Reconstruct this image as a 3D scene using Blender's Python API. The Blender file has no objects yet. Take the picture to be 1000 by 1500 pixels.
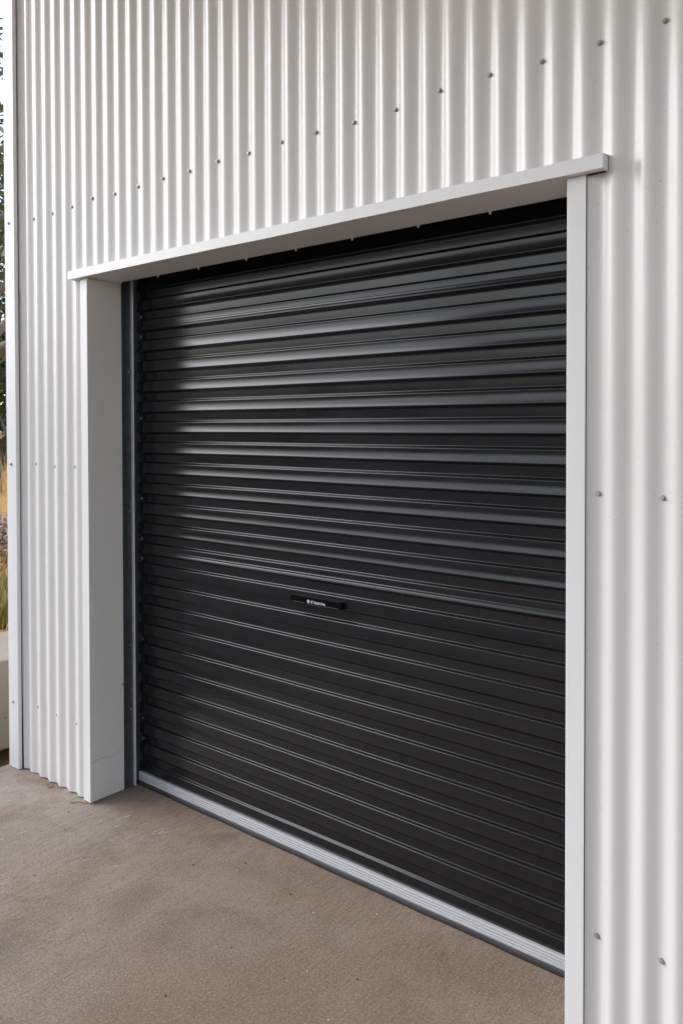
import bpy, bmesh, math, random
import numpy as np
from mathutils import Vector, Matrix
R = math.radians
scene = bpy.context.scene
col = scene.collection

# ------------------------------------------------------------ camera
CAM = Vector((0.6264, -1.9308, 1.5625))
yaw, pitch, roll = 0.6911, 0.0179, -0.0018
cdat = bpy.data.cameras.new('camera')
cam = bpy.data.objects.new('camera', cdat)
col.objects.link(cam)
fw = Vector((-math.sin(yaw), math.cos(yaw), 0)); rt = Vector((math.cos(yaw), math.sin(yaw), 0)); up = Vector((0, 0, 1))
fw2 = fw*math.cos(pitch) - up*math.sin(pitch); up2 = up*math.cos(pitch) + fw*math.sin(pitch)
r3 = rt*math.cos(roll) + up2*math.sin(roll); u3 = up2*math.cos(roll) - rt*math.sin(roll)
m = Matrix((r3, u3, -fw2)).transposed().to_4x4(); m.translation = CAM
cam.matrix_world = m
cdat.sensor_fit = 'HORIZONTAL'; cdat.sensor_width = 36.0
cdat.lens = 1190.7/1000*36.0
cdat.shift_y = -(750-646.75)/1000.0
cdat.clip_start = 0.05; cdat.clip_end = 2000
scene.camera = cam

# ------------------------------------------------------------ light
SUN_EL, SUN_AZ = 33.0, 242.0        # azimuth from +y towards +x: bright hazy overcast, brightest to the left of the shed
w = bpy.data.worlds.new('World'); scene.world = w; w.use_nodes = True
nt = w.node_tree; bg = nt.nodes['Background']
sky = nt.nodes.new('ShaderNodeTexSky'); sky.sky_type = 'NISHITA'; sky.sun_disc = False
sky.sun_elevation = R(SUN_EL); sky.sun_rotation = R(SUN_AZ)
sky.dust_density = 1.0; sky.air_density = 1.0; sky.ozone_density = 1.0
hs = nt.nodes.new('ShaderNodeHueSaturation'); hs.inputs['Saturation'].default_value = 0.5
nt.links.new(sky.outputs[0], hs.inputs['Color']); nt.links.new(hs.outputs[0], bg.inputs[0]); bg.inputs[1].default_value = 0.15
sd = bpy.data.lights.new('sun', 'SUN'); sd.energy = 1.0; sd.angle = R(46); sd.color = (0.92, 0.95, 1.0)
so = bpy.data.objects.new('sun', sd); col.objects.link(so)
dsun = Vector((math.sin(R(SUN_AZ))*math.cos(R(SUN_EL)), math.cos(R(SUN_AZ))*math.cos(R(SUN_EL)), math.sin(R(SUN_EL))))
so.rotation_euler = dsun.to_track_quat('Z', 'Y').to_euler(); so.location = (0, 10, 20)
scene.view_settings.view_transform = 'Standard'; scene.view_settings.look = 'None'
scene.view_settings.exposure = 1.1; scene.view_settings.gamma = 1.0

# ------------------------------------------------------------ helpers
def tag(o, label=None, cat=None, group=None, kind=None):
    if label: o['label'] = label
    if cat: o['category'] = cat
    if group: o['group'] = group
    if kind: o['kind'] = kind
    return o

class MB:
    def __init__(s): s.v = []; s.f = []; s.mi = []; s.sm = []
    def add(s, vs, fs, mi=0, smooth=False):
        b = len(s.v); s.v += [tuple(p) for p in vs]
        for f in fs: s.f.append([i+b for i in f]); s.mi.append(mi); s.sm.append(smooth)
    def box(s, x0, x1, y0, y1, z0, z1, mi=0):
        s.add([(x0,y0,z0),(x1,y0,z0),(x1,y1,z0),(x0,y1,z0),(x0,y0,z1),(x1,y0,z1),(x1,y1,z1),(x0,y1,z1)],
              [(0,3,2,1),(4,5,6,7),(0,1,5,4),(1,2,6,5),(2,3,7,6),(3,0,4,7)], mi)
    def grid(s, rows, mi=0, smooth=True):
        n = len(rows[0]); vs = [p for r in rows for p in r]; fs = []
        for i in range(len(rows)-1):
            for j in range(n-1): fs.append((i*n+j, i*n+j+1, (i+1)*n+j+1, (i+1)*n+j))
        s.add(vs, fs, mi, smooth)
    def tube(s, pts, rad, n=8, mi=0, smooth=True):
        rows = []; pts = [Vector(p) for p in pts]
        if not hasattr(rad, '__len__'): rad = [rad]*len(pts)
        for i, p in enumerate(pts):
            d = (pts[min(i+1, len(pts)-1)] - pts[max(i-1, 0)]).normalized()
            a = d.orthogonal().normalized() if i == 0 else (a - d*a.dot(d)).normalized()
            b = d.cross(a)
            rows.append([p + (a*math.cos(2*math.pi*k/n) + b*math.sin(2*math.pi*k/n))*rad[i] for k in range(n+1)])
        s.grid(rows, mi, smooth)
        for r, fl in ((rows[0], 1), (rows[-1], 0)):
            s.add(r[:n], [tuple(range(n))[::-1] if fl else tuple(range(n))], mi, False)
    def disc(s, c, nrm, r0, r1, h, n=16, mi=0, smooth=False, rot=0.0):
        # a stepped round/hexagonal boss standing on c along nrm
        nrm = Vector(nrm).normalized(); a = nrm.orthogonal().normalized(); b = nrm.cross(a); c = Vector(c)
        ring = lambda r, z: [c + nrm*z + (a*math.cos(2*math.pi*k/n+rot) + b*math.sin(2*math.pi*k/n+rot))*r for k in range(n)]
        lo = ring(r0, 0); hi = ring(r1, h)
        s.add(lo+hi, [(k, (k+1) % n, n+(k+1) % n, n+k) for k in range(n)] + [tuple(range(n, 2*n))], mi, smooth)
    def build(s, name, mats, parent=None, bevel=0.0, seg=2):
        me = bpy.data.meshes.new(name); me.from_pydata(s.v, [], s.f)
        if not isinstance(mats, (list, tuple)): mats = [mats]
        for mt in mats: me.materials.append(mt)
        me.polygons.foreach_set('material_index', s.mi); me.polygons.foreach_set('use_smooth', s.sm)
        me.update(); o = bpy.data.objects.new(name, me); col.objects.link(o)
        if parent: o.parent = parent
        if bevel:
            bv = o.modifiers.new('bevel', 'BEVEL'); bv.width = bevel; bv.segments = seg; bv.limit_method = 'ANGLE'; bv.angle_limit = R(40)
        return o

def empty(name, loc=(0, 0, 0)):
    o = bpy.data.objects.new(name, None); o.location = loc; o.empty_display_size = .2; col.objects.link(o); return o

# ------------------------------------------------------------ materials
class NT:
    def __init__(s, name):
        s.m = bpy.data.materials.new(name); s.m.use_nodes = True; s.t = s.m.node_tree
        s.b = s.t.nodes['Principled BSDF']; s.out = s.t.nodes['Material Output']
    def n(s, typ, **kw):
        x = s.t.nodes.new(typ)
        for k, v in kw.items():
            if k in x.inputs: x.inputs[k].default_value = v
            else: setattr(x, k, v)
        return x
    def l(s, a, b): s.t.links.new(a, b)
    def coord(s, scale=(1, 1, 1), kind='Object'):
        tc = s.n('ShaderNodeTexCoord'); mp = s.n('ShaderNodeMapping'); mp.inputs['Scale'].default_value = scale
        s.l(tc.outputs[kind], mp.inputs['Vector']); return mp.outputs[0]
    def noise(s, scale, detail=4, rough=.55, vec=None, dist=0.0):
        x = s.n('ShaderNodeTexNoise'); x.inputs['Scale'].default_value = scale; x.inputs['Detail'].default_value = detail
        x.inputs['Roughness'].default_value = rough; x.inputs['Distortion'].default_value = dist
        if vec is not None: s.l(vec, x.inputs['Vector'])
        return x.outputs['Fac']
    def ramp(s, fac, stops):
        x = s.n('ShaderNodeValToRGB'); e = x.color_ramp.elements
        while len(e) < len(stops): e.new(.5)
        for el, (p, c) in zip(e, stops): el.position = p; el.color = (*c, 1) if len(c) == 3 else c
        s.l(fac, x.inputs[0]); return x.outputs[0]
    def mix(s, fac, a, b, mode='MIX'):
        x = s.n('ShaderNodeMix', data_type='RGBA', blend_type=mode)
        for sock, v in ((x.inputs[0], fac), (x.inputs[6], a), (x.inputs[7], b)):
            if hasattr(v, 'is_output'): s.l(v, sock)
            elif hasattr(v, '__len__'): sock.default_value = (*v, 1)
            else: sock.default_value = v
        return x.outputs[2]
    def bump(s, h, strength=.2, dist=.001, prev=None):
        x = s.n('ShaderNodeBump'); x.inputs['Strength'].default_value = strength; x.inputs['Distance'].default_value = dist
        s.l(h, x.inputs['Height'])
        if prev is not None: s.l(prev, x.inputs['Normal'])
        return x.outputs[0]
    def set(s, color=None, rough=None, metal=0.0, normal=None, spec=.5):
        for sock, v in (('Base Color', color), ('Roughness', rough)):
            if v is None: continue
            if hasattr(v, 'is_output'): s.l(v, s.b.inputs[sock])
            else: s.b.inputs[sock].default_value = (*v, 1) if hasattr(v, '__len__') else v
        s.b.inputs['Metallic'].default_value = metal; s.b.inputs['Specular IOR Level'].default_value = spec
        if normal is not None: s.l(normal, s.b.inputs['Normal'])
        return s.m

def paint(name, base, speck=.25, rough=.36, spec=.35):
    t = NT(name); v = t.coord()
    streak = t.noise(1, 5, .6, t.coord((9, 9, .35)))
    c = t.mix(t.ramp(streak, [(.35, (0, 0, 0)), (.8, (1, 1, 1))]), base, tuple(k*.93 for k in base))
    sp = t.noise(150, 2, .6, v)
    patch = t.ramp(t.noise(2.3, 3, .6, v), [(.45, (0, 0, 0)), (.75, (1, 1, 1))])
    spm = t.ramp(sp, [(.695, (0, 0, 0)), (.74, (1, 1, 1))])
    f = t.mix(1.0, spm, patch, 'MULTIPLY')
    c = t.mix(f, c, t.mix(speck, base, (.16, .12, .09)))
    nb = t.bump(t.noise(420, 2, .5, v), .05, .0004)
    nb = t.bump(t.noise(5, 3, .5, v), .12, .004, nb)
    return t.set(c, rough, 0, nb, spec)

M = {}
M['sheet'] = paint('painted corrugated sheet', (.795, .762, .735), .95, .24, .40)
M['flash'] = paint('painted flashing', (.77, .76, .765), .25, .34)
M['jamb'] = paint('painted folded jamb', (.795, .775, .76), .5, .36)
t = NT('charcoal door sheet'); v = t.coord()
dust = t.ramp(t.noise(260, 2, .6, v), [(.70, (0, 0, 0)), (.78, (1, 1, 1))])
film = t.noise(3, 5, .6, t.coord((1, 1, 2.5)))
c = t.mix(film, (.0072, .0068, .0080), (.0115, .0107, .0122)); c = t.mix(t.mix(1., dust, film, 'MULTIPLY'), c, (.05, .048, .046))
t.b.inputs['Coat Weight'].default_value = 0.0
M['door'] = t.set(c, t.ramp(film, [(.3, (.17,)*3), (.75, (.25,)*3)]), 0, t.bump(t.noise(500, 2, .5, v), .02, .0003, t.bump(t.noise(4, 1, .5, t.coord((.6, 1, 1))), .03, .002)), .42)
t = NT('galvanised steel'); v = t.coord()
vo = t.n('ShaderNodeTexVoronoi'); vo.inputs['Scale'].default_value = 130; t.l(v, vo.inputs['Vector'])
c = t.mix(t.noise(30, 3, .6, v), (.12, .135, .155), (.20, .22, .24)); c = t.mix(.25, c, vo.outputs['Color'], 'SOFT_LIGHT')
M['galv'] = t.set(c, .42, .85)
t = NT('track paint'); v = t.coord()
M['track'] = t.set(t.mix(t.noise(60, 4, .6, v), (.58, .57, .56), (.68, .67, .66)), .45, .3)
t = NT('mill aluminium'); v = t.coord((2, 14, 14))
M['alu'] = t.set(t.mix(t.noise(8, 3, .6, v), (.58, .58, .60), (.72, .72, .735)), .38, .25)
t = NT('seal rubber'); v = t.coord()
M['rubber'] = t.set(t.mix(t.noise(40, 3, .6, v), (.020, .018, .019), (.042, .037, .037)), .6)
t = NT('black plastic'); v = t.coord()
M['plastic'] = t.set(t.mix(t.noise(90, 2, .5, v), (.0012, .0012, .0014), (.0026, .0026, .003)), .35, 0, None, .08)
t = NT('lip highlight'); v = t.coord()
M['lip'] = t.set(t.mix(t.noise(90, 2, .5, v), (.03, .03, .032), (.10, .10, .105)), .35)  # paler than the plastic: highlights on the recess edges put into colour
t = NT('white print'); v = t.coord()
M['print'] = t.set(t.mix(t.noise(300, 2, .5, v), (.70, .70, .70), (.8, .8, .8)), .5)
t = NT('screw steel'); v = t.coord()
M['screw'] = t.set(t.mix(t.noise(200, 2, .5, v), (.34, .33, .32), (.48, .47, .46)), .5, .5)
t = NT('washer rubber'); v = t.coord()
M['washer'] = t.set(t.mix(t.noise(200, 2, .5, v), (.05, .045, .04), (.09, .08, .075)), .7)
t = NT('painted screw'); v = t.coord()
M['pscrew'] = t.set(t.mix(t.noise(200, 2, .5, v), (.66, .65, .64), (.74, .73, .72)), .4)
t = NT('dark joint'); v = t.coord()
M['joint_shade'] = t.set(t.mix(t.noise(50, 2, .5, v), (.012, .011, .01), (.03, .022, .018)), .8)  # real seam colour, also used for painted shade in gaps

# concrete apron: broomed along y, blotchy grey to brown
t = NT('broomed concrete'); v = t.coord()
b1 = t.noise(1, 3, .6, t.coord((85, 2.4, 1)))
b2 = t.noise(1, 3, .65, t.coord((210, 17, 1)))
sh = t.coord((1, 1, 1))
blot = t.noise(1.25, 6, .62, sh, .8); blot2 = t.noise(3.6, 6, .68, v, .5); fine = t.noise(135, 5, .8, v); mid = t.noise(28, 5, .7, v)
worn = t.ramp(t.noise(.9, 4, .6, t.coord((1.3, 1, 1))), [(.40, (.25,)*3), (.62, (1, 1, 1))])
def near(cx, cy, r0, r1, nz=.5):
    vm = t.n('ShaderNodeVectorMath', operation='DISTANCE'); t.l(v, vm.inputs[0]); vm.inputs[1].default_value = (cx, cy, 0)
    ad = t.n('ShaderNodeMath', operation='MULTIPLY_ADD'); t.l(t.noise(2.6, 5, .65, v), ad.inputs[0]); ad.inputs[1].default_value = nz; t.l(vm.outputs['Value'], ad.inputs[2])
    mr = t.n('ShaderNodeMapRange'); t.l(ad.outputs[0], mr.inputs[0]); mr.inputs[1].default_value = r0+nz*.5; mr.inputs[2].default_value = r1+nz*.5; mr.inputs[3].default_value = 1; mr.inputs[4].default_value = 0
    return mr.outputs[0]
c = t.mix(t.ramp(blot, [(.38, (0, 0, 0)), (.60, (.8,)*3)]), (.385, .338, .296), (.30, .225, .168))
c = t.mix(t.mix(1., near(-.75, -.75, .35, 1.35), (.85,)*3, 'MULTIPLY'), c, (.235, .168, .119))
c = t.mix(t.mix(1., near(-2.75, -.30, .25, 1.1), (.75,)*3, 'MULTIPLY'), c, (.36, .335, .312))
c = t.mix(t.mix(1., near(-1.72, -.74, .02, .13, .12), (.6,)*3, 'MULTIPLY'), c, (.085, .07, .075))
c = t.mix(t.ramp(blot2, [(.46, (0, 0, 0)), (.66, (.9,)*3)]), c, (.22, .165, .122))
c = t.mix(t.ramp(blot2, [(.28, (.55,)*3), (.42, (0, 0, 0))]), c, (.335, .288, .248))
c = t.mix(t.ramp(mid, [(.55, (0, 0, 0)), (.75, (.45,)*3)]), c, (.19, .15, .12))
dash = t.mix(1., t.ramp(b2, [(.34, (.75,)*3), (.47, (0, 0, 0))]), worn, 'MULTIPLY')
c = t.mix(dash, c, (.11, .080, .060))
c = t.mix(t.mix(1., t.ramp(b1, [(.38, (.5,)*3), (.50, (0, 0, 0))]), worn, 'MULTIPLY'), c, (.19, .148, .118))
c = t.mix(t.ramp(b2, [(.57, (0, 0, 0)), (.70, (.4,)*3)]), c, (.38, .33, .29))
c = t.mix(t.ramp(fine, [(.34, (1,)*3), (.47, (0, 0, 0))]), c, (.115, .085, .066))
c = t.mix(t.ramp(fine, [(.54, (0, 0, 0)), (.66, (.85,)*3)]), c, (.45, .395, .345))
pit = t.ramp(t.noise(34, 2, .5, v), [(.75, (0, 0, 0)), (.78, (1, 1, 1))])
c = t.mix(1., t.mix(pit, c, (.08, .06, .045)), (1.0, .945, .88), 'MULTIPLY')
nb = t.bump(b1, .25, .0014); nb = t.bump(b2, .35, .0012, nb); nb = t.bump(fine, .35, .0008, nb)
M['concrete'] = t.set(c, t.ramp(blot, [(.3, (.55,)*3), (.7, (.75,)*3)]), 0, nb, .4)
t = NT('chalky scuff'); v = t.coord()
M['scuff'] = t.set(t.mix(t.noise(90, 3, .6, v), (.50, .47, .44), (.66, .63, .60)), .8)
M['crumb'] = (lambda t: t.set(t.mix(t.noise(200, 2, .5, t.coord()), (.03, .022, .016), (.07, .05, .035)), .9))(NT('dark crumb'))
t = NT('cast concrete block'); v = t.coord()
c = t.mix(t.noise(3, 6, .65, v), (.30, .255, .20), (.40, .35, .29)); c = t.mix(t.ramp(t.noise(45, 3, .6, v), [(.66, (0, 0, 0)), (.74, (1, 1, 1))]), c, (.12, .10, .08))
M['block'] = t.set(c, .85, 0, t.bump(t.noise(60, 4, .6, v), .4, .004))
t = NT('dry earth'); v = t.coord()
c = t.mix(t.noise(.6, 6, .65, v), (.46, .29, .12), (.52, .36, .18)); c = t.mix(t.ramp(t.noise(7, 5, .7, v), [(.45, (0, 0, 0)), (.7, (.7,)*3)]), c, (.27, .19, .10))
M['earth'] = t.set(c, .95, 0, t.bump(t.noise(12, 5, .7, v), .6, .03))
def two(name, a, b, scale=4, rough=.6, trans=False):
    t = NT(name); v = t.coord(); c = t.mix(t.noise(scale, 4, .65, v), a, b); m_ = t.set(c, rough)
    if trans:
        tr = t.n('ShaderNodeBsdfTranslucent'); t.l(c, tr.inputs['Color']); mx = t.n('ShaderNodeMixShader'); mx.inputs[0].default_value = .35
        t.l(t.b.outputs[0], mx.inputs[1]); t.l(tr.outputs[0], mx.inputs[2]); t.l(mx.outputs[0], t.out.inputs['Surface'])
    return m_
M['gravel'] = two('grey gravel', (.10, .10, .092), (.17, .165, .15), 40, .95)
M['grass'] = two('dry grass', (.74, .46, .16), (.84, .60, .28), 3, .8, True)
M['bark'] = two('gum bark', (.13, .10, .085), (.30, .26, .22), 6, .85)
M['leafA'] = two('olive gum leaf', (.060, .072, .026), (.12, .125, .05), 9, .5, True)
M['leafB'] = two('dark gum leaf', (.032, .045, .018), (.075, .085, .034), 9, .5, True)
M['leafC'] = two('yellowish strap leaf', (.16, .17, .05), (.42, .34, .13), 20, .5, True)
M['brush'] = two('dry brush', (.50, .36, .31), (.62, .50, .44), 20, .8)
M['litter'] = two('fallen leaf', (.20, .10, .055), (.42, .25, .15), 30, .8)
M['inner'] = two('dark lining', (.02, .02, .02), (.03, .03, .03), 4, .9)
M['wire'] = two('fence wire', (.10, .09, .085), (.17, .16, .15), 30, .6)
M['post'] = two('weathered post', (.16, .13, .11), (.26, .22, .19), 12, .9)

# ------------------------------------------------------------ ground and apron
rnd = random.Random(7)
def smooth(a, b, x):
    q = min(1, max(0, (x-a)/(b-a))); return q*q*(3-2*q)
def ground_z(x, y):
    if x > -3.99: return -.27
    d = min(75, max(0, math.hypot(x+4, .5*y)))
    return -.26 + .51*smooth(-1.15, -.75, y) + .016*d*smooth(-6, -2, y)
g = MB()
xs = sorted(set([-900, -400, -200, -100, -60, 60, 100, 200, 400, 900] + list(range(-40, 41, 4))))
g.grid([[(x, y, -.27) for x in xs] for y in xs])
ground = g.build('ground', M['earth']); tag(ground, kind='structure')
g = MB()
px = [-4.0, -4.3, -4.7, -5.2, -6, -7, -8.5, -10, -12, -15, -18, -22, -27, -33, -40, -55, -80, -140, -300, -800][::-1]
py = [-40, -25, -12, -6, -4, -3, -2.8, -2.5, -2.2, -1.9, -1.6, -1.3, -1, -.75, 0, 2, 4, 7, 11, 16, 22, 30, 42, 60, 90, 160, 400, 800]
g.grid([[(x, y, ground_z(min(x, -4.0), y)+(0 if x < -4.1 else -.01)) for x in px] for y in py])
paddock = g.build('paddock', M['earth']); tag(paddock, kind='structure')
g = MB(); g.grid([[(x, y, z+.006*math.sin(y*7+x*31)) for x, z in ((-3.46, -.262), (-3.3, -.235), (-3.15, -.155), (-3.05, -.085), (-2.956, -.045))] for y in np.linspace(-1.21, 3, 40)])
bank = g.build('earth_bank', M['earth']); tag(bank, kind='structure')
# apron: one slab with a bevelled edge
g = MB(); g.box(-2.955, 7.0, -6.0, 6.2, -.30, 0.0)
apron = g.build('concrete_apron', M['concrete'], None, .006, 2); tag(apron, kind='structure')

g = MB(); g.box(-70, 40, -70, -6.004, -.30, -.06)  # unseen gravel, added so the door has something to reflect
g.box(-70, -2.957, -6.003, -1.22, -.30, -.062)
yard = g.build('added_gravel', M['gravel']); tag(yard, kind='structure')

# ------------------------------------------------------------ shed
JX, RX0, RX1 = -2.3076, -.2307, -.1813
LX = -2.3563
HZ0, HZ1 = 2.1767, 2.2114
XR = 3.2; WALL_T = 4.15
shed = empty('shed', (-1.2, 3.0, 0))
tag(shed, 'white corrugated metal shed around the charcoal roller door', 'shed')
SH = Vector(shed.location)
def P(mb):      # parts are modelled in world coordinates; shift them under the shed's empty
    mb.v = [(x-SH.x, y-SH.y, z-SH.z) for x, y, z in mb.v]; return mb

PITCH = .0762
def corr(x): return -.0132*(.5-.5*math.cos(2*math.pi*x/PITCH)) - .0008
rw = np.random.RandomState(3)
wav = [(rw.uniform(.5, 3), rw.uniform(.3, 1.6), rw.uniform(0, 6.28)) for _ in range(7)]
def wave(x, z): return sum(math.sin(a*x+b*z*2+c) for a, b, c in wav)*.00022
def corr_patch(mb, x0, x1, z0, z1, nz, shear=0.0):
    n = max(2, int(round((x1-x0)/PITCH*16)))
    cols = [x0+(x1-x0)*i/n for i in range(n+1)]
    zs = [z0+(z1-z0)*k/nz for k in range(nz+1)]
    mb.grid([[((x if i else x - shear*min(1, max(0, z/2.2))), corr(x)+wave(x, z), z) for i, x in enumerate(cols)] for z in zs])
fwall = MB()
corr_patch(fwall, -2.848, LX+.014, .004, HZ0+.012, 16, .042)
corr_patch(fwall, -2.890, XR-.02, HZ0+.012, WALL_T, 14)
corr_patch(fwall, RX1-.014, XR-.02, .004, HZ0+.012, 16)
front = P(fwall).build('front_wall', M['sheet'], shed)

# screws in the valleys of the sheet, every second valley
def screw_mb(nx=0, painted=False, seed=0):
    mb = MB(); r = random.Random(seed); tilt = Vector((r.uniform(-.12, .12), -1, r.uniform(-.12, .12)))
    mi = 2 if painted else 0
    mb.disc((0, 0, 0), tilt, .0068, .0066, .0020, 18, 1)
    mb.disc(Vector((0, 0, 0))+tilt.normalized()*.0022, tilt, .0063, .0053, .0013, 18, mi)
    mb.disc(Vector((0, 0, 0))+tilt.normalized()*.0036, tilt, .0042, .0038, .0046, 6, mi, False, r.uniform(0, 1))
    return mb
protos = []
def screw(x, z, y=None, parent=front, painted=False, name='screw', mats=None):
    k = rnd.randrange(4); key = (k, painted)
    yy = (corr(x)-.0003) if y is None else y
    p = next((o for kk, o in protos if kk == key), None)
    if p is None:
        o = screw_mb(0, painted, k).build(name, [M['screw'], M['washer'], M['pscrew']], parent); protos.append((key, o))
    else:
        o = p.copy(); col.objects.link(o); o.parent = parent
    o.location = Vector((x, yy, z)) - SH
    return o
def par_loc(o, loc): o.location = Vector(loc) - SH
topz = [2.496, 2.492, 2.49, 2.497, 2.497, 2.482, 2.482, 2.487, 2.49, 2.487, 2.493, 2.489, 2.492, 2.49, 2.49, 2.5, 2.493, 2.49, 2.492]
for i in range(-1, 20):
    screw(-.1524*i + rnd.uniform(-.003, .003) + (.004 if i == 19 else 0), topz[i] if 0 <= i < 19 else 2.495, painted=(i > 15))
for i in range(1, 21): screw(.1524*i+.1524, 2.49)
for zz in (1.397, .305):
    for i in (1, 0, -1, -2, -3, -4, -5): screw(-.1524*i + rnd.uniform(-.002, .004), zz+rnd.uniform(-.004, .004))
    for i in (16, 17, 18): screw(-.1524*i + rnd.uniform(0, .008), zz+rnd.uniform(-.004, .004), painted=True)

# other walls, roof, gutter: the rest of the building
def side_sheet(mb, x, y0, y1, z0, z1, sgn):
    n = int((y1-y0)/PITCH*8)
    mb.grid([[(x+sgn*(.008-.008*math.cos(2*math.pi*(y0+(y1-y0)*i/n)/PITCH)), y0+(y1-y0)*i/n, z) for i in range(n+1)] for z in (z0, (z0+z1)/2, z1)])
s = MB(); side_sheet(s, -2.90, .02, 5.98, -.05, WALL_T-.1, -1); P(s).build('side_wall', M['sheet'], shed)
s = MB(); side_sheet(s, XR-.02, .02, 5.98, .004, WALL_T-.1, 1); P(s).build('side_wall', M['sheet'], shed)
s = MB(); s.box(-2.89, XR-.03, 5.97, 6.0, .004, WALL_T-.35); P(s).build('rear_wall', M['sheet'], shed)
s = MB(); s.grid([[(x, y, WALL_T+.03 - .06*y/1.0*.55+.008*math.cos(2*math.pi*x/PITCH)) for x in np.linspace(-3.02, XR+.08, 320)] for y in (-.10, 3, 6.1)])
P(s).build('roof', M['sheet'], shed)
s = MB(); s.box(-3.03, XR+.09, -.20, -.10, WALL_T-.06, WALL_T+.05); P(s).build('gutter', M['flash'], shed, .008)

# unseen, inferred carport roof, open left and front; added to shade upper right wall
s = MB()
def croof(y): return 3.98 + .035*y
s.grid([[(x, y, croof(y)+.008*math.cos(2*math.pi*x/PITCH)) for x in np.linspace(-3.05, 5.2, 640)] for y in (-3.9, -2.0, -.03)])
s.grid([[(x, y, croof(y)-.012+.008*math.cos(2*math.pi*x/PITCH)) for x in np.linspace(-3.05, 5.2, 640)] for y in (-.03, -2.0, -3.9)])
P(s).build('added_carport_roof', M['sheet'], shed)
for x in (-2.95, 1.1, 5.1):
    s = MB(); s.box(x-.045, x+.045, -3.8, -3.71, .002, croof(-3.8)-.03); P(s).build('added_carport_post', M['flash'], shed, .006)
s = MB(); s.box(-3.05, 5.2, -3.82, -3.70, croof(-3.8)-.13, croof(-3.8)-.022); P(s).build('added_carport_beam', M['flash'], shed, .006)

# corner flashing: box-folded post standing proud of the sheet
def fold(mb, prof, z0, z1, mi=0, nz=10, wob=.0006, seed=1):
    r = random.Random(seed); ph = r.uniform(0, 6)
    rows = []
    for k in range(nz+1):
        z = z0+(z1-z0)*k/nz
        rows.append([(x, y+wob*math.sin(z*2.3+ph+x*3), z) for x, y in prof])
    mb.grid(rows, mi, False)
    n = len(prof)
s = MB(); fold(s, [(-2.936, .08), (-2.936, -.0357), (-2.8521, -.0357), (-2.8521, -.0190)], .003, WALL_T, 0, 8)
corner = P(s).build('corner_flashing', M['flash'], shed, .0022, 2)
for z_ in (1.397, .305, 2.49, 3.6):
    o = screw(-2.897, z_, -.0365, corner, True)
# dark strip painting the deep shade in the gap behind the first sheet edge
s = MB(); s.box(-2.93, -2.80, .012, .016, .003, WALL_T); P(s).build('gap_shade_strip', M['joint_shade'], shed)

# header flashing: fascia, soffit, end returns
s = MB()
hx0, hx1, hy = -2.4082, -.1301, -.0445
n = 12
xsH = [hx0+(hx1-hx0)*i/n for i in range(n+1)]
rg = random.Random(5)
sag = [rg.uniform(-.0008, .0008) for _ in xsH]
s.grid([[(x, hy, HZ1+a) for x, a in zip(xsH, sag)], [(x, hy, HZ0+a) for x, a in zip(xsH, sag)]][::-1], 0, False)
s.grid([[(x, hy, HZ1+a) for x, a in zip(xsH, sag)], [(x, .0, HZ1+.004) for x in xsH]], 0, False)
for xa, xb in ((hx0, JX), (JX, RX0), (RX0, hx1)):
    yb = .1345 if xa == JX else -.0005
    k = 10
    xx = [xa+(xb-xa)*i/k for i in range(k+1)]
    s.grid([[(x, hy, HZ0+np.interp(x, xsH, sag)) for x in xx], [(x, yb, HZ0) for x in xx]], 0, False)
s.grid([[(x, .1345, HZ0) for x in (JX, RX0)], [(x, .1345, HZ0+.03) for x in (JX, RX0)]], 0, False)
for x in (hx0, hx1):
    s.add([(x, hy, HZ0), (x, -.012, HZ0), (x, -.012, HZ1), (x, hy, HZ1)], [(0, 1, 2, 3)])
header = P(s).build('header_flashing', M['jamb'], shed)
# dark strips draw the header end's outline and the shadow line under it
s = MB(); s.box(hx1-.004, hx1-.0008, -.0118, -.0085, HZ0+.001, HZ1+.001); s.box(RX1+.002, hx1-.004, -.0175, -.0150, HZ0-.0042, HZ0-.0006)
P(s).build('header_dark_lines', M['joint_shade'], shed)
def rivet(x, y, z, nrm, parent, mat, r=.0045, h=.005):
    mb = MB(); mb.disc((0, 0, 0), nrm, r, r*.95, h*.45, 12); mb.disc(Vector(nrm)*h*.45, nrm, r*.7, r*.62, h*.55, 6)
    o = mb.build('rivet', mat, parent); par_loc(o, (x, y, z)); return o
rv0 = None
for i in range(9):
    x = -2.284+.2516*i + rnd.uniform(-.006, .006)
    if x > RX0-.04: continue
    if rv0 is None: rv0 = rivet(x, .1285, HZ0-.0003, (0, 0, -1), header, M['pscrew'], .0048, .009)
    else:
        o = rv0.copy(); col.objects.link(o); o.parent = header; par_loc(o, (x, .1285, HZ0-.0003))
screw(-2.372, HZ0-.012, None, front, True)

# jamb flashings: front flange and reveal
def jamb(name, prof, seed):
    s = MB(); fold(s, prof, .004, HZ0-.0015, 0, 14, .0005, seed)
    return P(s).build(name, M['jamb'], shed, .0016, 2)
jl = jamb('jamb_flashing', [(LX, -.004), (LX, -.0195), (JX, -.0195), (JX, .1475), (JX-.022, .1475)], 2)
jr = jamb('jamb_flashing', [(RX1, -.0008), (RX1, -.0195), (RX0, -.0195), (RX0, .1475), (RX0+.022, .1475)], 3)
s = MB(); s.box(RX1+.0003, RX1+.0012, -.0185, -.0160, .004, HZ0-.002); P(s).build('jamb_seam', M['joint_shade'], shed)
o = rivet(JX+.0003, .139, 2.137, (1, 0, 0), jl, M['pscrew']); o = rivet(JX+.0003, .140, 1.083, (1, 0, 0), jl, M['pscrew'], .003, .003)
o = rivet(JX+.0003, .141, .46, (1, 0, 0), jl, M['washer'], .0035, .003)
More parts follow.
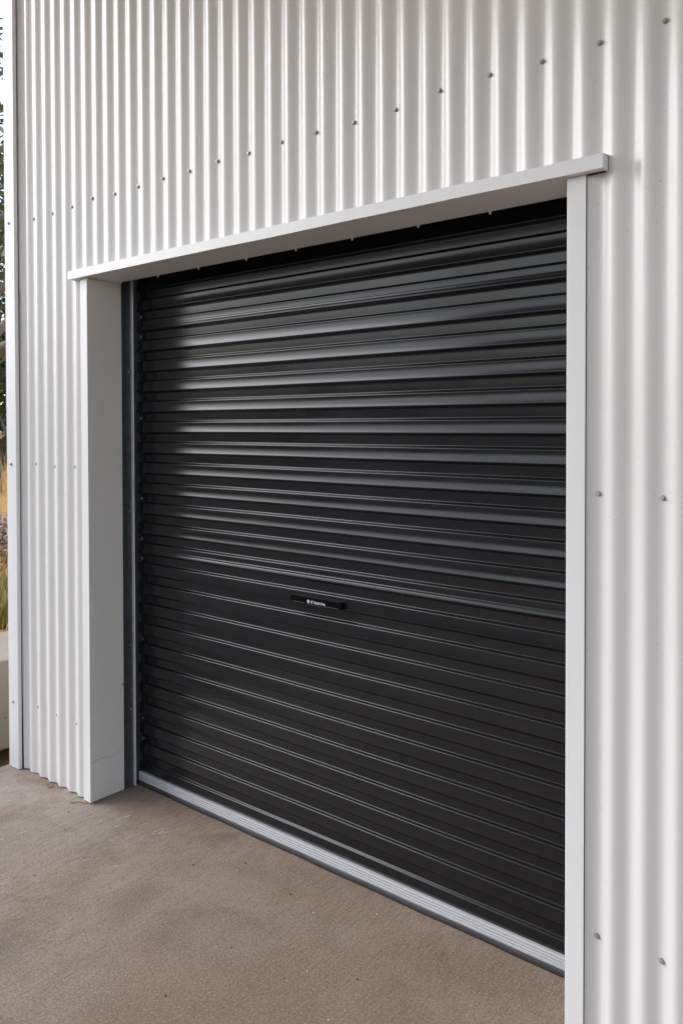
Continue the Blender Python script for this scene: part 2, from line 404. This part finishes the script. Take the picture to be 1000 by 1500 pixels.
# scuff mark low on the left reveal
s = MB(); s.add([(JX+.0006, -.015, .165), (JX+.0006, .03, .172), (JX+.0006, .09, .166), (JX+.0006, .135, .178), (JX+.0006, .134, .1815), (JX+.0006, .085, .170), (JX+.0006, .03, .178), (JX+.0006, -.012, .172)],
      [(0, 1, 6, 7), (1, 2, 5, 6), (2, 3, 4, 5)])
t = NT('scuff'); v = t.coord(); f = t.ramp(t.noise(120, 4, .7, v), [(.45, (0, 0, 0)), (.6, (1, 1, 1))])
P(s).build('scuff_mark', t.set(t.mix(f, (.68, .67, .66), (.54, .525, .515)), .6), jl)

# guide tracks
def track(sx, xe, sgn):
    s = MB()
    s.box(min(sx-.012*sgn, sx-.006*sgn), max(sx-.012*sgn, sx-.006*sgn), .1495, .262, .003, 2.30, 0)
    # channel: front lip with a rolled edge
    a, b = sorted((sx-.016*sgn, xe-.003*sgn))
    s.box(a, b, .1985, .2035, .003, 2.30, 1)
    xr = xe-.0034*sgn; s.tube([(xr, .2020, .003), (xr, .2020, 2.30)], .0034, 8, 1)
    s.box(a, b, .262, .267, .003, 2.30, 0)
    return s
tl = P(track(JX, -2.2995, 1)).build('guide_track', [M['galv'], M['track']], shed)
tr_ = P(track(RX0, -.2390, -1)).build('guide_track', [M['galv'], M['track']], shed)
for z_ in (.62, 1.2, 1.8, .34):
    o = rivet(JX-.0055, .186, z_, (1, 0, 0), tl, M['screw'], .004, .004)

# ------------------------------------------------------------ roller door curtain
PER, Z0 = .0874, .145; NK = 26; YP = .2385
def chaikin(p, it=2):
    for _ in range(it):
        q = [p[0]]
        for a, b in zip(p[:-1], p[1:]):
            q += [(a[0]*.75+b[0]*.25, a[1]*.75+b[1]*.25), (a[0]*.25+b[0]*.75, a[1]*.25+b[1]*.75)]
        q.append(p[-1]); p = q
    return p
def period(kind):
    # (drop below the outer edge above, projection out of the pan), metres; the outline is walked by its tilt
    lo = kind == 'lower'
    t0, t1 = (R(-2.0), R(8.0)) if lo else (R(-5.0), R(15.5))
    pr = []; T = .0385; o = -.0004
    th = R(60)
    def arc(r_, a, b, n_):
        nonlocal T, o
        for i in range(n_):
            am = a+(b-a)*(i+.5)/n_; ds = r_*abs(b-a)/n_
            T += math.cos(am)*ds; o += math.sin(am)*ds; pr.append((T, o))
    pr.append((T, o)); arc(.0042, 0, th, 6)
    T += .0072*math.cos(th); o += .0072*math.sin(th); pr.append((T, o))
    arc(.0046, th, t0, 7)
    base, s0 = o, T; L = PER - s0 - .0006
    slope = [(s0+L*q, base + L*(math.tan(t0)*q + (math.tan(t1)-math.tan(t0))*.5*q*q)) for q in np.linspace(.12, 1, 8)]
    oe = slope[-1][1]
    if kind == 'lap':
        y1 = slope[3][1]; sx = slope[3][0]
        pr += slope[:4] + [(sx+.0006, y1+.0003), (sx+.0016, y1+.0012), (sx+.0026, y1+.0014)]
        pr += [(sx+.0026+(PER-.0006-sx-.0026)*q, y1+.0014+.0022*q) for q in (.25, .35)]
        pr += [(sx+.0026+(PER-.0006-sx-.0026)*.42, y1+.0030), (sx+.0026+(PER-.0006-sx-.0026)*.7, y1+.0040), (PER-.0006, y1+.0052)]
    else: pr += slope
    head = [(.0006, oe*.975), (.0020, oe*.86), (.0075, oe*.28), (.0096, oe*.08), (.0115, .0004), (.0145, .0003), (.024, .0001), (.034, -.0002)]
    return head + pr, oe
prof = []
for k in range(NK, -1, -1):     # from the top down; band k ends at outer edge Z0 + k*PER
    kind = 'lap' if k in (10, 21) else ('lower' if k < 10 else 'upper')
    pr, o = period(kind)
    top = Z0 + (k+1)*PER
    prof += [(top - a, b) for a, b in pr]
for a, b in period('lower')[0]:
    if a < .080: prof.append((Z0-a, b*.8))
prof.append((.056, .004))
prof = chaikin(prof, 1)
XD0, XD1 = -2.3060, -.2440
ncol = 40; rows = []
rw = np.random.RandomState(11)
dw = [(rw.uniform(.8, 5), rw.uniform(1, 9), rw.uniform(0, 6.3)) for _ in range(9)]
for z, o in prof:
    row = []
    for i in range(ncol+1):
        x = XD0+(XD1-XD0)*i/ncol
        dz = sum(math.sin(a*x*1.3+b*z+c_) for a, b, c_ in dw)*.00012
        row.append((x, YP-o+dz*1.5, z+dz))
    rows.append(row)
s = MB(); s.grid(rows[::-1], 0, True)
door = P(s).build('roller_door', M['door'], shed)
tag(door, 'charcoal ribbed steel roller door closed down to the concrete')

# bottom rail: grooved aluminium extrusion, with rubber seal under it
s = MB(); pr = [(.2360, .058), (.2225, .058)]
ng = 4
for i in range(ng):
    za = .0575-.0355*i/ng; zb = .0575-.0355*(i+1)/ng
    pr += [(.2205, za-.0004), (.2205, zb+.0034), (.2250, zb+.0032), (.2250, zb+.0002)]
pr += [(.2205, .0215), (YP, .0215)]
s.grid([[(x, y, z) for x in (XD0, XD1)] for y, z in pr][::-1], 0, False)
for x in (XD0, XD1): s.box(x-.0005, x+.0005, .223, YP+.004, .022, .0575, 0)
rail = P(s).build('bottom_rail', M['alu'], door)
s = MB(); pr = [(.2245, .0213), (.2215, .0195), (.2190, .013), (.2175, .006), (.2185, .0012), (.2300, .0008), (.2400, .0012), (.2400, .0213)]
xs_ = np.linspace(XD0, XD1, 60)
s.grid([[(x, y+.0012*math.sin(x*17)+.0006*math.sin(x*41), z) for x in xs_] for y, z in pr][::-1], 0, True)
seal = P(s).build('weather_seal', M['rubber'], door)

# edge clips on the left end of the curtain
clip0 = None
for z_ in (2.045, 1.955, 1.61, 1.265, 1.09, 1.0, .66, .31, .226):
    k = round((z_ - Z0)/PER); zz = Z0 + k*PER - .027
    if clip0 is None:
        s = MB(); s.box(-.004, .007, -.003, .0, -.004, .004); s.disc((.002, -.003, 0), (0, -1, 0), .0036, .0026, .0025, 10); s.box(-.0008, .0012, -.0065, -.003, -.009, .009)
        clip0 = s.build('edge_clip', M['galv'], door, .0008, 1); o = clip0
    else: o = clip0.copy(); col.objects.link(o); o.parent = door
    par_loc(o, (XD0+.014, YP-.0012, zz))

# lock bar: black capsule with finger recesses, a centre plate and white lettering
def capsule(mb, x0, x1, z0, z1, y0, y1, mi=0, n=10):
    r = (z1-z0)/2; zc = (z0+z1)/2; pts = []
    for i in range(n+1):
        a = -math.pi/2+math.pi*i/n; pts.append((x1-r+r*math.cos(a), zc+r*math.sin(a)))
    for i in range(n+1):
        a = math.pi/2+math.pi*i/n; pts.append((x0+r+r*math.cos(a), zc+r*math.sin(a)))
    N = len(pts)
    mb.add([(x, y1, z) for x, z in pts]+[(x, y0, z) for x, z in pts], [(i, (i+1) % N, N+(i+1) % N, N+i) for i in range(N)]+[tuple(range(N, 2*N))], mi)
LX0, LX1, LZ0, LZ1, LY = -1.386, -1.146, .9300, .9565, .2105
s = MB(); capsule(s, LX0, LX1, LZ0, LZ1, LY, .236)
capsule(s, LX0+.012, LX0+.072, LZ0+.0038, LZ0+.0062, LY-.0014, LY+.001, 2)  # pale bars painted as highlights along the recess edges
capsule(s, LX1-.086, LX1-.014, LZ0+.0038, LZ0+.0062, LY-.0014, LY+.001, 2)
capsule(s, LX0+.080, LX1-.094, LZ0+.0022, LZ0+.0042, LY-.0014, LY+.001, 2)
def text_mesh(body, size, x, z, y, mi, squash=1.0):
    cu = bpy.data.curves.new('t', 'FONT'); cu.body = body; cu.size = size; cu.extrude = 0.0; cu.offset = .00012
    o = bpy.data.objects.new('t', cu); col.objects.link(o)
    dg = bpy.context.evaluated_depsgraph_get(); me = o.evaluated_get(dg).to_mesh()
    vs = [(x+p.co.x*squash, y, z+p.co.y) for p in me.vertices]; fs = [tuple(f.vertices) for f in me.polygons]
    o.evaluated_get(dg).to_mesh_clear(); bpy.data.objects.remove(o); bpy.data.curves.remove(cu)
    s.add(vs, fs, mi)
tz = LZ0+.0082; ty = LY-.0006
text_mesh('Steel-Line', .0135, -1.2725, tz, ty, 1, .98)
# S-like mark before the name: two opposed chevrons
s.add([(-1.2865, ty, tz+.0062), (-1.2790, ty, tz+.0108), (-1.2775, ty, tz+.0088), (-1.2825, ty, tz+.0058), (-1.2775, ty, tz+.0034), (-1.2855, ty, tz-.0014), (-1.2870, ty, tz+.0006), (-1.2820, ty, tz+.0036)],
      [(0, 1, 2, 3), (3, 4, 7, 0), (4, 5, 6, 7)], 1)
# round badge: ring with a small mark inside
N = 20
ring = [(-1.2985+r_*math.cos(2*math.pi*i/N), ty, tz+.0046+r_*math.sin(2*math.pi*i/N)) for r_ in (.0062, .0036) for i in range(N)]
s.add(ring, [(i, (i+1) % N, N+(i+1) % N, N+i) for i in range(N)], 1)
s.add([(-1.2995, ty, tz+.0030), (-1.2975, ty, tz+.0030), (-1.2975, ty, tz+.0062), (-1.2995, ty, tz+.0062)], [(0, 1, 2, 3)], 1)
P(s).build('lock_bar', [M['plastic'], M['print'], M['lip']], door)

# ------------------------------------------------------------ small things on the concrete
def scatter_leaf(mb, x, y, z, L, a, w_, curl, r):
    d = Vector((math.cos(a), math.sin(a), 0)); n_ = Vector((-d.y, d.x, 0)); pts = []
    for i in range(5):
        f = i/4; ww = w_*math.sin(math.pi*min(.97, f*.94+.03)); c_ = Vector((x, y, z)) + d*L*(f-.5) + Vector((0, 0, curl*(2*f-1)**2))
        pts.append([c_-n_*ww, c_+Vector((0, 0, -.2*ww)), c_+n_*ww])
    mb.grid(pts, 0, True)
r = random.Random(21)
s = MB(); s.tube([(-.045, -.004, .0022), (-.01, .003, .0035), (.02, -.003, .0025), (.05, .002, .004), (.062, -.010, .002)], [.0018, .002, .0017, .0014, .001], 6)
s.tube([(.02, -.003, .003), (.035, .012, .004)], [.0012, .0008], 5)
scatter_leaf(s, -.038, -.006, .002, .03, .4, .004, .003, r)
tw = s.build('twig', M['litter']); tw.location = (-2.343, -.040, .001); tw.rotation_euler = (0, 0, R(28))
tag(tw, 'thin brown twig on the concrete at the foot of the left door jamb', 'twig')
s = MB()
scatter_leaf(s, 0, 0, .003, .05, .2, .005, .004, r); scatter_leaf(s, .012, -.012, .004, .04, 1.2, .004, .004, r); scatter_leaf(s, -.02, .004, .003, .03, 2.3, .004, .002, r)
lf = s.build('dry_leaf', M['litter']); lf.location = (-2.595, -.034, .001)
tag(lf, 'curled brown dry leaf against the bottom edge of the corrugated wall', 'leaf')
def blob(mb, rx, ry, rz, seed):
    rr = random.Random(seed); rows = []
    for i in range(6):
        th = math.pi*i/5; k = [rr.uniform(.75, 1.15) for _ in range(8)]
        row = [(rx*math.sin(th)*math.cos(2*math.pi*j/8)*k[j], ry*math.sin(th)*math.sin(2*math.pi*j/8)*k[j], rz+rz*math.cos(th)*k[0]) for j in range(8)]
        rows.append(row+[row[0]])
    mb.grid(rows, 0, True)
for i, (x, y) in enumerate([(-1.479, .069), (-1.22, .029), (-.787, -.157), (-1.153, -.543), (-1.612, -.058), (-2.316, -.117)]):
    s = MB(); blob(s, .0036, .0028, .0016, i); o = s.build('dirt_crumb', M['crumb']); o.location = (x, y, .0002); o.rotation_euler = (0, 0, i*1.3)
    tag(o, 'tiny dark crumb of dirt on the brown concrete', 'crumb', 'dark crumbs on the concrete')
for i, (x, y) in enumerate([(-1.465, .017), (-1.203, -.312), (-.747, -.328), (-.919, -.22), (-.93, .125), (-1.092, .001)]):
    s = MB(); blob(s, .0030, .0024, .0013, 10+i); o = s.build('stone_chip', M['print']); o.location = (x, y, .0002); o.rotation_euler = (0, 0, i*1.7)
    tag(o, 'tiny white stone chip on the brown concrete', 'stone', 'white chips on the concrete')
scf = [[(-1.905, -.019), (-1.915, .01), (-1.909, .045)], [(-1.909, .045), (-1.892, .022), (-1.889, -.003)], [(-1.905, -.019), (-1.881, .011), (-1.865, .055)], [(-2.142, -.099), (-2.149, -.069)], [(-2.101, -.008), (-2.097, .029)],
       [(-2.07, -.083), (-2.055, -.049)], [(-2.306, -.345), (-2.301, -.307)], [(-2.315, -.406), (-2.313, -.391)], [(-1.943, -.294), (-1.932, -.267)], [(-1.823, -.248), (-1.817, -.226)]]
for L in scf:
    s = MB(); pts = []
    for a_, b_ in zip(L[:-1], L[1:]):
        for q in (0, .2, .4, .6, .8): pts.append((a_[0]+(b_[0]-a_[0])*q+r.uniform(-.0012, .0012), a_[1]+(b_[1]-a_[1])*q))
    pts.append(L[-1]); n_ = len(pts)
    s.grid([[(x-.0016*math.sin(math.pi*(i+.3)/n_)-.0003, y, .0012) for i, (x, y) in enumerate(pts)], [(x+.0016*math.sin(math.pi*(i+.3)/n_)+.0003, y, .0012) for i, (x, y) in enumerate(pts)]][::-1], 0, False)
    s.build('scuff_mark', M['scuff'], apron)

# leaf litter between the slab edge and the block (nobody could count it)
s = MB()
for i in range(900):
    x = r.uniform(-3.40, -2.965); y = r.uniform(-1.15, 2.2); lz = float(np.interp(x, (-3.46, -3.3, -3.15, -3.05, -2.956), (-.262, -.235, -.155, -.085, -.045)))
    scatter_leaf(s, x, y, lz+.004+r.uniform(0, .035), r.uniform(.02, .06), r.uniform(0, 6.28), r.uniform(.004, .012), r.uniform(-.004, .014), r)
lit = s.build('leaf_litter', M['litter']); tag(lit, 'orange brown fallen leaves heaped beside the slab edge', 'leaves', None, 'stuff')

# ------------------------------------------------------------ concrete block kerb left of the shed
s = MB()
y_ = -1.0; bx0, bx1 = -4.05, -3.46
s.box(bx0, bx1, -.75, 6.5, -.14, .335)
s.box(bx0+.05, bx1-.32, -.7, 6.45, -.3, -.1402)
rwall = s.build('retaining_wall', M['block'], None, .012, 3)
tag(rwall, 'low pale concrete retaining wall beside the left end of the shed', 'wall')

# ------------------------------------------------------------ plants and trees behind on the left
def np_mesh(name, verts, faces_n, mat, parent=None):
    verts = np.asarray(verts, dtype=np.float32).reshape(-1, 3); nf = len(verts)//faces_n
    me = bpy.data.meshes.new(name); me.vertices.add(len(verts)); me.vertices.foreach_set('co', verts.ravel())
    me.loops.add(len(verts)); me.loops.foreach_set('vertex_index', np.arange(len(verts), dtype=np.int32))
    me.polygons.add(nf); me.polygons.foreach_set('loop_start', np.arange(0, len(verts), faces_n, dtype=np.int32))
    me.update(calc_edges=True); me.materials.append(mat)
    o = bpy.data.objects.new(name, me); col.objects.link(o)
    if parent: o.parent = parent
    return o
def leaves(rs, centres, rad, per, L, W, droop):
    out = []
    for c_ in centres:
        n_ = per
        p = np.asarray(c_) + rs.normal(0, 1, (n_, 3))*rad*np.array([1, 1, .75])*.5
        d = rs.normal(0, 1, (n_, 3)); d[:, 2] = d[:, 2]*.5 - droop; d /= np.linalg.norm(d, axis=1)[:, None]
        q = np.cross(d, rs.normal(0, 1, (n_, 3))); q /= np.linalg.norm(q, axis=1)[:, None]+1e-6
        l = L*rs.uniform(.6, 1.3, (n_, 1)); w_ = W*rs.uniform(.6, 1.3, (n_, 1))
        out.append(np.stack([p, p+d*l*.45+q*w_, p+d*l, p+d*l*.45-q*w_], 1).reshape(-1, 3))
    return np.concatenate(out)
def tree(label, x, y, h, seed, mat, spread=.33, base=.3, clumps=70, per=55, L=.22, W=.035, group=None, name='gum_tree', rad=.9):
    rs = np.random.RandomState(seed); r_ = random.Random(seed)
    root = empty(name, (x, y, ground_z(x, y)-.05)); tag(root, label, 'tree', group)
    s = MB(); lean = Vector((r_.uniform(-.08, .08), r_.uniform(-.08, .08), 0))
    tp = [Vector((0, 0, 0))+lean*h*(f**1.5)+Vector((math.sin(f*5+seed)*.08, math.cos(f*4+seed)*.08, h*.85*f)) for f in np.linspace(0, 1, 8)]
    s.tube(tp, [h*.028*(1-.85*f)+.01 for f in np.linspace(0, 1, 8)], 9)
    cen = []
    for i in range(16):
        f = base + (1-base)*(i+.5)/16; k = f*7; a0 = tp[int(k)].lerp(tp[min(7, int(k)+1)], k-int(k))
        ang = i*2.4+r_.uniform(-.5, .5); Lb = h*spread*(1.15-.65*f)*r_.uniform(.7, 1.2)
        d = Vector((math.cos(ang), math.sin(ang), r_.uniform(.25, .7)))
        pts = [a0, a0+d*Lb*.35+Vector((0, 0, .05*Lb)), a0+d*Lb*.7+Vector((r_.uniform(-.1, .1)*Lb, r_.uniform(-.1, .1)*Lb, .02*Lb)), a0+d*Lb]
        s.tube(pts, [h*.010*(1.2-f)+.012, h*.007*(1.2-f)+.008, .012, .006], 6)
        for j in range(3):
            q = pts[1].lerp(pts[3], r_.uniform(.2, .9)); e = q + Vector((r_.uniform(-1, 1), r_.uniform(-1, 1), r_.uniform(-.2, .7)))*Lb*.35
            s.tube([q, q.lerp(e, .5)+Vector((0, 0, .04*Lb)), e], [.012, .008, .004], 5); cen.append(e)
        cen += [pts[3], pts[2]]
    s.build('trunk', M['bark'], root)
    cs = [cen[i % len(cen)] + Vector((r_.gauss(0, .2), r_.gauss(0, .2), r_.gauss(0, .2)))*rad for i in range(clumps)]
    np_mesh('crown', leaves(rs, cs, rad*h/9, per, L, W, .5), 4, mat, root)
    return root
tree('sparse olive gum tree with sky showing through, nearest behind the left wall corner', -13.4, 5.2, 10.5, 4, M['leafA'], .34, .22, 62, 46, .24, .04)
tree('tall dense dark gum tree far beyond the dry grass', -33.0, 16.4, 13, 9, M['leafB'], .42, .12, 110, 60, .40, .09)
tree('broad olive gum tree at the far edge of the dry paddock', -37.0, 21.5, 11, 12, M['leafA'], .46, .12, 110, 60, .40, .09)
tree('low dark gum tree left of the others at the paddock edge', -38.0, 13.5, 9, 15, M['leafB'], .5, .08, 110, 60, .40, .09)
tree('slender pale gum tree standing behind the retaining wall to the left', -20.0, 5.5, 9.5, 18, M['leafA'], .36, .2, 80, 50, .3, .05)

# unseen scrub, added for the door to reflect, one far mass
rs = np.random.RandomState(31)
cen = []
for i in range(420):
    a = R(rs.uniform(-12, 118)); d = rs.uniform(19, 27); hh = 2.6 + .8*math.sin(a*9)+.5*math.sin(a*23)
    x, y = -1-d*math.sin(a), -2-d*math.cos(a)
    if y > -3 and x > -12: continue
    cen.append((x, y, rs.uniform(.2, hh)))
for i in range(160):
    a = R(rs.uniform(-75, 20)); d = rs.uniform(20, 27)
    cen.append((-1-d*math.sin(a), -2-d*math.cos(a), rs.uniform(.3, 3.0+.8*math.sin(a*7))))
bl = np_mesh('added_scrub', leaves(rs, cen, 2.0, 46, .55, .17, .2), 4, M['leafB']); tag(bl, 'unseen dark green scrub added opposite the shed for the door to reflect', 'added_scrub', None, 'stuff')

cen = []
for i in range(520):
    a = R(rs.uniform(5, 82)); d = rs.uniform(52, 66)
    x, y = -3-d*math.sin(a), d*math.cos(a)
    cen.append((x, y, ground_z(x, y)+rs.uniform(.2, 3.2+1.6*math.sin(a*13)+1.2*math.sin(a*31))))
wl = np_mesh('far_woodland', leaves(rs, cen, 2.6, 40, .8, .22, .2), 4, M['leafA']); tag(wl, 'hazy olive woodland along the far side of the dry paddock', 'woodland', None, 'stuff')

# dry grass
rs = np.random.RandomState(2)
def blades(n_, x0, x1, y0, y1, h0, h1, w_):
    x = rs.uniform(x0, x1, n_); y = rs.uniform(y0, y1, n_)
    keep = ~((x > -4.15)); x = x[keep]; y = y[keep]; n_ = len(x)
    z = np.array([ground_z(a, b) for a, b in zip(x, y)]); h = rs.uniform(h0, h1, n_); a = rs.uniform(0, 6.28, n_)
    lx = rs.normal(0, .3, n_)*h; ly = rs.normal(0, .3, n_)*h
    p0 = np.stack([x-np.cos(a)*w_, y-np.sin(a)*w_, z], 1); p1 = np.stack([x+np.cos(a)*w_, y+np.sin(a)*w_, z], 1); p2 = np.stack([x+lx, y+ly, z+h], 1)
    return np.stack([p0, p1, p2], 1).reshape(-1, 3)
gr = np.concatenate([blades(26000, -12, -3.2, -.7, 12, .15, .42, .004), blades(30000, -40, -12, -3, 30, .25, .7, .012)])
go = np_mesh('dry_grass', gr, 3, M['grass']); tag(go, 'tall golden dry grass in the paddock behind the wall', 'grass', None, 'stuff')

# strappy plants and a dry bush directly behind the retaining wall
def strappy(label, x, y, n_, L, seed):
    r_ = random.Random(seed); root = empty('strappy_plant', (x, y, ground_z(x, y))); tag(root, label, 'plant')
    s = MB()
    for i in range(n_):
        a = r_.uniform(0, 6.28); Ln = L*r_.uniform(.6, 1.1); k = r_.uniform(.25, .8); d = Vector((math.cos(a), math.sin(a), 0)); nn = Vector((-d.y, d.x, 0)); rows = []
        for j in range(6):
            f = j/5; c_ = d*(.03+Ln*k*f**1.4) + Vector((0, 0, Ln*(f-.55*k*f*f*f))); w_ = .009*(1-f)**.6+.001
            rows.append([c_-nn*w_, c_+nn*w_])
        s.grid(rows, 0, True)
    s.build('foliage', M['leafC'], root); return root
strappy('yellow green strappy plant spilling over the retaining wall edge', -4.42, .70, 150, .36, 3)
strappy('taller strappy green clump behind the middle of the retaining wall', -4.85, 1.0, 150, .36, 5)
def drybush(label, x, y, h, seed):
    r_ = random.Random(seed); root = empty('dry_bush', (x, y, ground_z(x, y))); tag(root, label, 'bush'); s = MB(); tips = []
    for i in range(60):
        a = r_.uniform(0, 6.28); t_ = Vector((math.cos(a)*r_.uniform(.1, .5)*h, math.sin(a)*r_.uniform(.1, .5)*h, h*r_.uniform(.5, 1)))
        mid = t_*.5+Vector((r_.uniform(-.05, .05), r_.uniform(-.05, .05), .05)); s.tube([(0, 0, 0), mid, t_], [.006, .004, .002], 5); tips += [t_, mid.lerp(t_, .6)]
        for j in range(2):
            e = mid.lerp(t_, r_.random())+Vector((r_.uniform(-.12, .12), r_.uniform(-.12, .12), r_.uniform(0, .12))); s.tube([mid.lerp(t_, .4), e], [.003, .0015], 4); tips.append(e)
    s.build('stem', M['bark'], root)
    np_mesh('foliage', leaves(np.random.RandomState(seed), tips, .14, 9, .05, .012, .1), 4, M['brush'], root); return root
drybush('greyish pink dry twiggy bush behind the strappy plants', -5.9, 1.45, .5, 8)

# wire fence across the paddock
fen = empty('wire_fence', (-7.2, 2.0, 0)); tag(fen, 'old wire fence with weathered posts crossing the dry grass', 'fence')
f0 = Vector((-7.2, 2.0, 0)); fp = [Vector((-7.34, -.6, 0))+Vector((.42, 4.0, 0))*i for i in range(6)]
for i, p in enumerate(fp):
    s = MB(); z0 = ground_z(p.x, p.y)-.2
    s.tube([p-f0+Vector((0, 0, z0)), p-f0+Vector((.01, 0, z0+.7)), p-f0+Vector((.0, .01, z0+1.35))], [.055, .05, .047], 8); s.build('post', M['post'], fen)
for hz in (.37, .95):
    s = MB(); s.tube([p-f0+Vector((.05, 0, ground_z(p.x, p.y)+hz-.03*0)) for p in fp], .004, 5); s.build('wire', M['wire'], fen)
